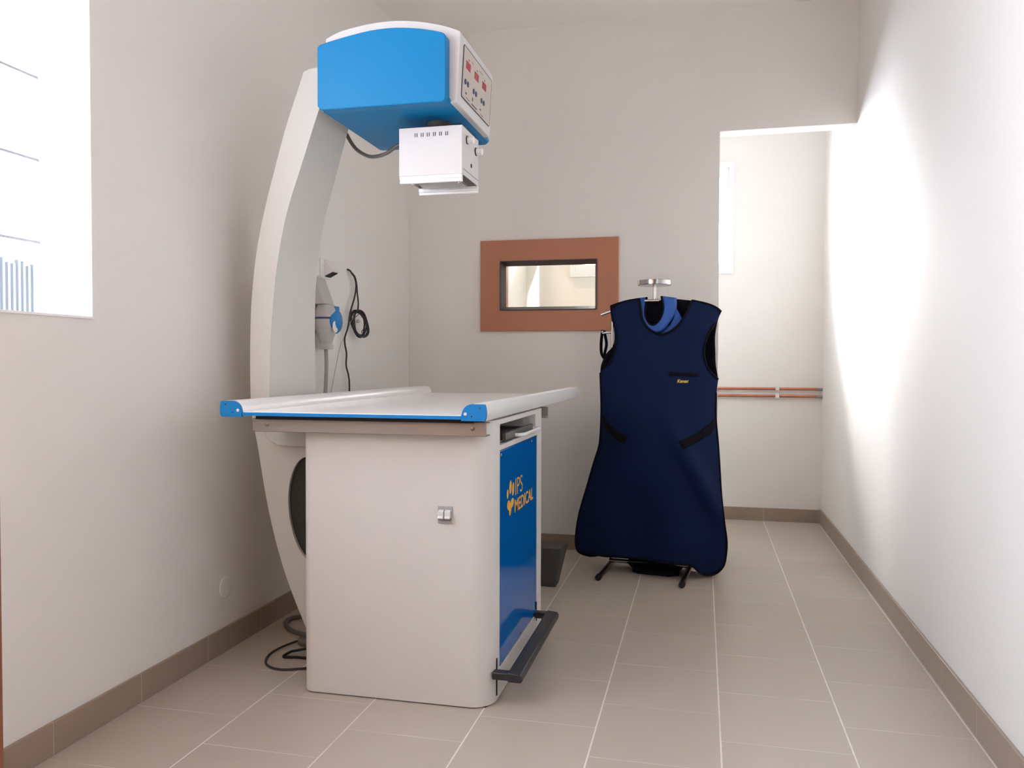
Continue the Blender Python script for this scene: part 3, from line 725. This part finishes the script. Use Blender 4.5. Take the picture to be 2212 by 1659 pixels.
# ------------------------------------------------------------------ copper pipes in the passage
p0 = None
for z, lab in ((.846, 'upper of the two copper pipes on the far wall'), (.800, 'lower of the two copper pipes on the far wall')):
    if p0 is None:
        p0 = thing('copper_pipe', lab, 'pipe', (.1, YF - .022, z), 'copper pipes on the far wall')
        bm = bmesh.new(); cyl(bm, (CX0, YF - .022, z), (.700, YF - .022, z), .0085, 16); link('tube', bm, M['copper'], p0)
        bm = bmesh.new(); tube(bm, smooth_line([(.700, YF - .022, z), (.724, YF - .018, z - .001), (.737, YF - .003, z - .002)], 4), .0090, 14); link('end_cap', bm, M['tape'], p0, label='grey capped end')
    else:
        copy_tree(p0, (0, 0, -.046), lab)
c0 = None
for z, lab in ((.846, 'white clip holding the upper copper pipe'), (.800, 'white clip holding the lower copper pipe')):
    if c0 is None:
        bm = bmesh.new(); B(bm, .452, .474, YF - .034, YF, z - .014, z + .014); B(bm, .456, .470, YF - .036, YF - .03, z - .009, z + .018)
        c0 = tag(link('pipe_clip', bm, M['plastic_white'], bevel=0.002), lab, 'clip', 'white pipe clips')
    else:
        copy_tree(c0, (0, 0, -.046), lab)

# ------------------------------------------------------------------ apron stand
st = thing('apron_stand', 'chrome coat stand with a flat round top under the lead apron', 'stand', (-.24, 3.96, 0))
def onst(u, v, z): # stand is turned slightly: u along its width, v along its depth
    a_ = -.084; return Vector((-.247 + u * math.cos(a_) - v * math.sin(a_), 3.965 + u * math.sin(a_) + v * math.cos(a_), z))
bm = bmesh.new(); tube(bm, [onst(.020, 0, .03), onst(.020, 0, 1.38)], .008, 14); link('post', bm, M['chrome'], st)
c = onst(.020, 0, 0)
bm = bmesh.new(); lathe(bm, [(.004, 1.378), (.078, 1.378), (.080, 1.380), (.080, 1.400), (.078, 1.402), (.001, 1.402)], c, 'Z', 48); link('top_disc', bm, M['chrome'], st, smooth=40)
bm = bmesh.new(); tube(bm, smooth_line([onst(-.245, .022, 1.243), onst(-.19, .022, 1.262), onst(-.10, .022, 1.290), onst(.02, .022, 1.298), onst(.14, .022, 1.288), onst(.24, .022, 1.258), onst(.30, .022, 1.235)], 5), .0085, 12); link('hanger_arm', bm, M['chrome'], st)
bm = bmesh.new(); tube(bm, [onst(-.015, -.075, 1.300), onst(.055, -.075, 1.300)], .007, 12); tube(bm, [onst(.020, -.075, 1.300), onst(.020, 0, 1.300)], .006, 10); link('front_peg', bm, M['chrome'], st)
bm = bmesh.new(); tube(bm, [onst(-.19, .01, .03), onst(-.185, .01, 1.262)], .0075, 12); link('side_rod', bm, M['chrome'], st)
bm = bmesh.new(); tube(bm, smooth_line([onst(-.185, .01, 1.155), onst(-.21, .01, 1.155), onst(-.232, .01, 1.152), onst(-.238, .01, 1.163)], 4), .006, 10); link('hook', bm, M['chrome'], st)
bm = bmesh.new(); tube(bm, [onst(-.19, -.012, .036), onst(.19, -.012, .036)], .0095, 12); link('crossbar', bm, M['chrome'], st)
for u in (-.19, .19):
    bm = bmesh.new(); tube(bm, [onst(u, -.262, .016), onst(u, .20, .016)], .0125, 14); f_ = link('foot', bm, M['darksteel'], st)
    bm = bmesh.new(); tube(bm, [onst(u, -.280, .016), onst(u, -.255, .016)], .0145, 14); link('foot_cap', bm, M['black'], f_, label='black rubber foot cap')

# ------------------------------------------------------------------ lead apron
NECK = [(-.297, 1.312), (-.286, 1.259), (-.277, 1.213), (-.255, 1.175), (-.222, 1.149), (-.188, 1.138), (-.148, 1.151), (-.111, 1.181), (-.082, 1.226), (-.064, 1.263), (-.049, 1.300)]
SHR = [(.022, 1.283), (.062, 1.265), (.084, 1.246)]
ARMR = [(.059, 1.194), (.024, 1.139), (.008, 1.084), (.007, 1.046), (.018, .994), (.044, .957), (.071, .931)]
ARMRB = [(.069, 1.209), (.059, 1.157), (.056, 1.112), (.058, 1.058), (.060, 1.002), (.071, .931)]
SIDER = [(.063, .868), (.063, .747), (.072, .656), (.081, .541), (.091, .386), (.106, .260), (.118, .168), (.113, .092), (.102, .052), (.075, .022), (.041, .014), (.002, .027), (-.027, .058)]
HEM = [(-.061, .075), (-.175, .081), (-.291, .084), (-.409, .085), (-.480, .074), (-.540, .070), (-.582, .086), (-.595, .118)]
SIDEL = [(-.593, .179), (-.577, .275), (-.541, .403), (-.506, .529), (-.480, .619), (-.473, .762), (-.474, .836), (-.479, .958)]
ARML = [(-.439, .993), (-.413, 1.035), (-.400, 1.085), (-.398, 1.123), (-.406, 1.168), (-.422, 1.222), (-.433, 1.281)]
SHL = [(-.363, 1.302)]
YE = 3.90
def width_at(z):
    L_ = sorted([(q[1], q[0]) for q in HEM[4:] + SIDEL + [(-.475, 1.05), (-.445, 1.281), (-.433, 1.32)]]); R_ = sorted([(q[1], q[0]) for q in SIDER[:10] + [(.071, .931), (.085, 1.1), (.085, 1.32)]])
    def ip(T):
        if z <= T[0][0]: return T[0][1]
        for (a_, xa_), (b_, xb_) in zip(T, T[1:]):
            if z <= b_: return xa_ + (xb_ - xa_) * (z - a_) / max(1e-6, b_ - a_)
        return T[-1][1]
    return ip(L_), ip(R_)
def front_y(x, z, lift=0.0):
    l, r = width_at(z); u = max(-1, min(1, 2 * (x - l) / (r - l) - 1))
    D = .055 + .05 * min(1, max(0, (1.25 - z) / .5)) - .02 * max(0, (.45 - z) / .45)
    y = YE - D * (1 - abs(u) ** 2.4)
    k = max(0, (z - 1.16) / .15); y += k * k * (D + .03) * .8
    low = max(0, (.95 - z) / .9)
    y += low * (.026 * math.sin(9 * (x + .30) + 3.2 * (.9 - z)) + .010 * math.sin(21 * (x + .2) - 4.0 * (.9 - z)))* (1 - u * u)
    y += -.040 * math.exp(-((x + .16 - .55 * (.75 - z) * (z < .75)) / .05) ** 2) * max(0, min(1, (.85 - z) / .3)) * min(1, max(0, (z - .05) / .3))
    return y - lift
def back_y(x, z):
    l, r = width_at(z); u = max(-1, min(1, 2 * (x - l) / (r - l) - 1))
    D = .085 * min(1, max(0, (1.12 - z) / .4))
    y = YE + .008 + (D + .04) * (1 - abs(u) ** 3)
    k = max(0, (z - 1.16) / .15); y += 0 * k
    return y
def sm2(pts, sub=3): return [(p.x, p.y) for p in smooth_line([(a_, b_, 0) for a_, b_ in pts], sub)]
def drop(*ls):
    out = []
    for l in ls:
        for p in l:
            if not out or (Vector(p) - Vector(out[-1])).length > .002: out.append(p)
    if (Vector(out[0]) - Vector(out[-1])).length < .002: out.pop()
    return out
nk = sm2(NECK); ar = sm2(ARMR); al = sm2(ARML)
shl = sm2([ARML[-1], SHL[0], NECK[0]]); shr = sm2([NECK[-1]] + SHR)
sr = sm2(SIDER); hm = sm2([SIDER[-1]] + HEM); sl = sm2([HEM[-1]] + SIDEL)
apr = thing('lead_apron', 'long navy blue lead apron with black binding hanging on the chrome stand', 'apron', (-.24, 3.90, 0.01))
fo = drop(nk, shr, ar, sr, hm, sl, al, shl)
vo, tr = cdt(fo, [], .017)
bm = bmesh.new(); v_ = [bm.verts.new((p.x, front_y(p.x, p.y), p.y)) for p in vo]
for f in tr: bm.faces.new([v_[i] for i in f])
fp = link('front_panel', bm, M['navy'], apr, smooth=80, solid=.006)
bo = drop(sm2([(-.297, 1.312), (-.25, 1.306), (-.20, 1.306), (-.15, 1.312), (-.10, 1.308), (-.049, 1.300)]), shr, sm2([SHR[-1]] + ARMRB), sm2(SIDER[:10]), sm2([(.075, .022), (.0, .018), (-.08, .016), (-.14, .008), (-.24, .006), (-.33, .012), (-.36, .040), (-.45, .055)] + HEM[5:]), sl, sm2([(-.479, .958), (-.474, 1.0), (-.452, 1.05), (-.42, 1.09), (-.415, 1.15), (-.425, 1.22), (-.433, 1.281)]), shl)
vo, tr = cdt(bo, [], .02)
bm = bmesh.new(); v_ = [bm.verts.new((p.x, back_y(p.x, p.y), p.y)) for p in vo]
for f in tr: bm.faces.new([v_[i] for i in f])
link('back_panel', bm, M['trim'], apr, smooth=80, solid=.005, label='black lined back panel')
bm = bmesh.new()
for ln, r_ in ((nk, .0055), (ar, .0055), (al, .005), (sr + hm[1:], .0045), (sl, .0045), (shr, .005), (shl, .005)):
    tube(bm, [(x, front_y(x, z) - .003, z) for x, z in ln], r_, 8)
link('binding', bm, M['trim'], apr, label='black edge binding')
def on_front(name, outl, m, lift=.006, parent=apr, label=None):
    bm = bmesh.new(); vo, tr = cdt(outl, [], .02)
    a_ = [bm.verts.new((p.x, front_y(p.x, p.y, lift), p.y)) for p in vo]
    for f in tr: bm.faces.new([a_[i] for i in f])
    return link(name, bm, m, parent, smooth=60, solid=.003, label=label)
def dens(pts): return drop(sm2(list(pts) + [pts[0]], 2))
on_front('pocket_edge', [(-.465, .756), (-.448, .727), (-.407, .696), (-.37, .677), (-.337, .659), (-.354, .624), (-.38, .636), (-.407, .649), (-.448, .689), (-.465, .718)], M['trim'], label='black slanted pocket edging')
on_front('pocket_edge', [(.059, .751), (.040, .728), (-.020, .684), (-.06, .665), (-.103, .648), (-.084, .611), (-.05, .627), (-.020, .641), (.041, .677), (.063, .717)], M['trim'], label='black slanted pocket edging')
on_front('chest_pocket', [(-.149, .965), (-.10, .963), (-.06, .961), (-.015, .959), (-.015, .944), (-.06, .945), (-.10, .947), (-.149, .948)], M['trim'], label='black chest pocket edge')
letters('embroidered_logo', 'Kenex', .054, .0165, lambda u, v, d: (-.1135 + u, front_y(-.1135 + u, .914 + v, .0045) - d, .914 + v), mat('gold_thread', (205, 178, 70), 0.6), apr, shear=.35, bold=.035)
bm = bmesh.new()      # lowest black lining flap, dropping under the crossbar to the floor
top_ = [(-.352, .040), (-.30, .040), (-.22, .040), (-.14, .038), (-.080, .034)]; low_ = [(-.320, 3.905), (-.288, 3.872), (-.22, 3.862), (-.145, 3.852), (-.098, 3.872)]
a_ = [bm.verts.new((x, 3.935, z)) for x, z in top_]; b_ = [bm.verts.new((x, (y + 3.935) / 2, .016)) for x, y in low_]; c_ = [bm.verts.new((x, y, .004)) for x, y in low_]
for i in range(4):
    bm.faces.new((a_[i], a_[i + 1], b_[i + 1], b_[i])); bm.faces.new((b_[i], b_[i + 1], c_[i + 1], c_[i]))
link('lining_flap', bm, M['trim'], apr, smooth=80, solid=.004, label='black lining flap under the hem')
# thin belt strap hanging from the side hook
bm = bmesh.new()
for pts in ([onst(-.236, .012, 1.168), onst(-.240, .0, 1.10), onst(-.235, -.01, 1.05), onst(-.215, -.02, 1.02)], [onst(-.228, .012, 1.165), onst(-.215, .008, 1.10), onst(-.222, 0, 1.05), onst(-.215, -.01, 1.02)]):
    q = smooth_line(pts, 5)
    a_ = [bm.verts.new(p + Vector((-.007, 0, 0))) for p in q]; b_ = [bm.verts.new(p + Vector((.007, .003, 0))) for p in q]
    for i in range(len(q) - 1): bm.faces.new((a_[i], b_[i], b_[i + 1], a_[i + 1]))
link('belt_strap', bm, M['trim'], apr, solid=.003)

# thyroid collar tucked in the neck opening
co = thing('thyroid_collar', 'royal blue thyroid collar tucked in the neck of the lead apron', 'collar', (-.20, 3.89, 1.14))
CI = smooth_line([(-.262, 1.318, 0), (-.267, 1.242, 0), (-.256, 1.200, 0), (-.228, 1.183, 0), (-.197, 1.211, 0), (-.183, 1.263, 0), (-.192, 1.322, 0)], 6)
CO = smooth_line([(-.300, 1.314, 0), (-.287, 1.242, 0), (-.260, 1.185, 0), (-.228, 1.150, 0), (-.180, 1.162, 0), (-.142, 1.210, 0), (-.122, 1.255, 0), (-.122, 1.312, 0)], 6)
def rs(pts, n=37):
    Ls = [0]
    for a_, b_ in zip(pts, pts[1:]): Ls.append(Ls[-1] + (b_ - a_).length)
    out = []
    for k in range(n):
        s_ = Ls[-1] * k / (n - 1); i = max(j for j in range(len(Ls)) if Ls[j] <= s_ + 1e-9); i = min(i, len(pts) - 2)
        t_ = (s_ - Ls[i]) / max(1e-9, Ls[i + 1] - Ls[i]); out.append(pts[i].lerp(pts[i + 1], t_))
    return out
ci, c_o = rs(CI), rs(CO)
bm = bmesh.new(); G = []
for k in range(37):
    row = []
    for j in range(5):
        p = ci[k].lerp(c_o[k], j / 4); e = abs(k - 18) / 18
        y = 3.868 + .05 * e ** 2.2 + .012 * (j / 4 - .5) ** 2 - (.016 * (j / 4) * (1 - e)) + .012
        row.append(bm.verts.new((p.x, y, p.y)))
    G.append(row)
for k in range(36):
    for j in range(4): bm.faces.new((G[k][j], G[k + 1][j], G[k + 1][j + 1], G[k][j + 1]))
link('band', bm, M['collar'], co, smooth=80, solid=.010)
bm = bmesh.new()
tube(bm, [r[0].co if False else (ci[k].x, 3.868 + .05 * (abs(k - 18) / 18) ** 2.2 + .012, ci[k].y) for k, r in enumerate(G) if True] if False else [(ci[k].x, 3.8785 + .05 * (abs(k - 18) / 18) ** 2.2, ci[k].y) for k in range(37)], .0055, 8)
link('band_edge', bm, M['trim'], co)
bm = bmesh.new()
fl = [(-.121, 1.262), (-.094, 1.216), (-.108, 1.180), (-.128, 1.158), (-.155, 1.146), (-.200, 1.140), (-.200, 1.152), (-.150, 1.186), (-.132, 1.222)]
vo, tr = cdt(fl, [], .012); v_ = [bm.verts.new((p.x, 3.900 - .006 * math.sin((p.x + .2) * 30), p.y)) for p in vo]
for f in tr: bm.faces.new([v_[i] for i in f])
link('flap', bm, M['collar'], co, smooth=80, solid=.008)

# ------------------------------------------------------------------ light
# overcast sky, plus a bright lobe added to light the right wall and floor
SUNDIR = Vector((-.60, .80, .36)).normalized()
LOBEDIR = Vector((-.76, .63, .13)).normalized()
SKY, LOBE, SUN_E, SUN_A = 4.2, 30.0, 27.0, 42.0
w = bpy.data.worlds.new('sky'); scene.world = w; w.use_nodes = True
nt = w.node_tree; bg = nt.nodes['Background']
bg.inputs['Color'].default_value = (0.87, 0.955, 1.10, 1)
tc = nt.nodes.new('ShaderNodeTexCoord')
dp = nt.nodes.new('ShaderNodeVectorMath'); dp.operation = 'DOT_PRODUCT'; dp.inputs[1].default_value = LOBEDIR
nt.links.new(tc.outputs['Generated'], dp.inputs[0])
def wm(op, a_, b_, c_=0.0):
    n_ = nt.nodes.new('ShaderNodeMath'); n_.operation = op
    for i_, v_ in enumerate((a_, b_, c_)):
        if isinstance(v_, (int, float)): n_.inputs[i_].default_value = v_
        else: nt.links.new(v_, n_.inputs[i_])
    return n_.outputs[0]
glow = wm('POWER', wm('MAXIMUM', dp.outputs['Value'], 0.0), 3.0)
nt.links.new(wm('MULTIPLY_ADD', glow, LOBE, SKY), bg.inputs['Strength'])

def portal(name, loc, rot, sx, sy):
    l = bpy.data.lights.new(name, 'AREA'); l.shape = 'RECTANGLE'; l.size = sx; l.size_y = sy
    l.cycles.is_portal = True
    o = bpy.data.objects.new(name, l); COL.objects.link(o); o.location = loc; o.rotation_euler = rot
portal('window_portal', (XL - .225, (WY0 + WY1) / 2, (WZ0 + WZ1) / 2), (0, -PI / 2, 0), WZ1 - WZ0, WY1 - WY0)
portal('window_portal', ((FX0 + FX1) / 2, YF + .15, (FZ0 + FZ1) / 2), (-PI / 2, 0, 0), FX1 - FX0, FZ1 - FZ0)

# hazy sun standing behind the far window: it throws the bright patch on the right wall
sl_ = bpy.data.lights.new('hazy_sun', 'SUN'); sl_.energy = SUN_E; sl_.angle = math.radians(SUN_A); sl_.color = (1.0, .985, .96)
so = bpy.data.objects.new('hazy_sun', sl_); COL.objects.link(so)
so.rotation_euler = (-SUNDIR).to_track_quat('-Z', 'Y').to_euler()
so.location = (-3.5, 9, 5)

# ------------------------------------------------------------------ camera
cd = bpy.data.cameras.new('camera'); cam = bpy.data.objects.new('camera', cd); COL.objects.link(cam)
F, yaw, pitch, roll = 1750.19, 0.230679, 0.0248837, -0.00235593
cd.sensor_fit = 'HORIZONTAL'; cd.sensor_width = 36.0; cd.lens = F / 2212 * 36.0; cd.clip_start = 0.02
cy, sy, cp_, sp = math.cos(yaw), math.sin(yaw), math.cos(pitch), math.sin(pitch)
fwd = Vector((-sy * cp_, cy * cp_, -sp)); r0 = Vector((cy, sy, 0)); d0 = fwd.cross(r0)
rr_ = r0 * math.cos(roll) + d0 * math.sin(roll); dd_ = -r0 * math.sin(roll) + d0 * math.cos(roll)
mtx = Matrix((rr_, -dd_, -fwd)).transposed().to_4x4(); mtx.translation = Vector((0, 0, 1.0))
cam.matrix_world = mtx
scene.camera = cam

scene.view_settings.view_transform = 'Standard'; scene.view_settings.look = 'None'
scene.view_settings.exposure = 0.80; scene.view_settings.gamma = 1.0; scene.view_settings.use_curve_mapping = False
scene.cycles.max_bounces = 14; scene.cycles.diffuse_bounces = 10; scene.cycles.sample_clamp_indirect = 8.0
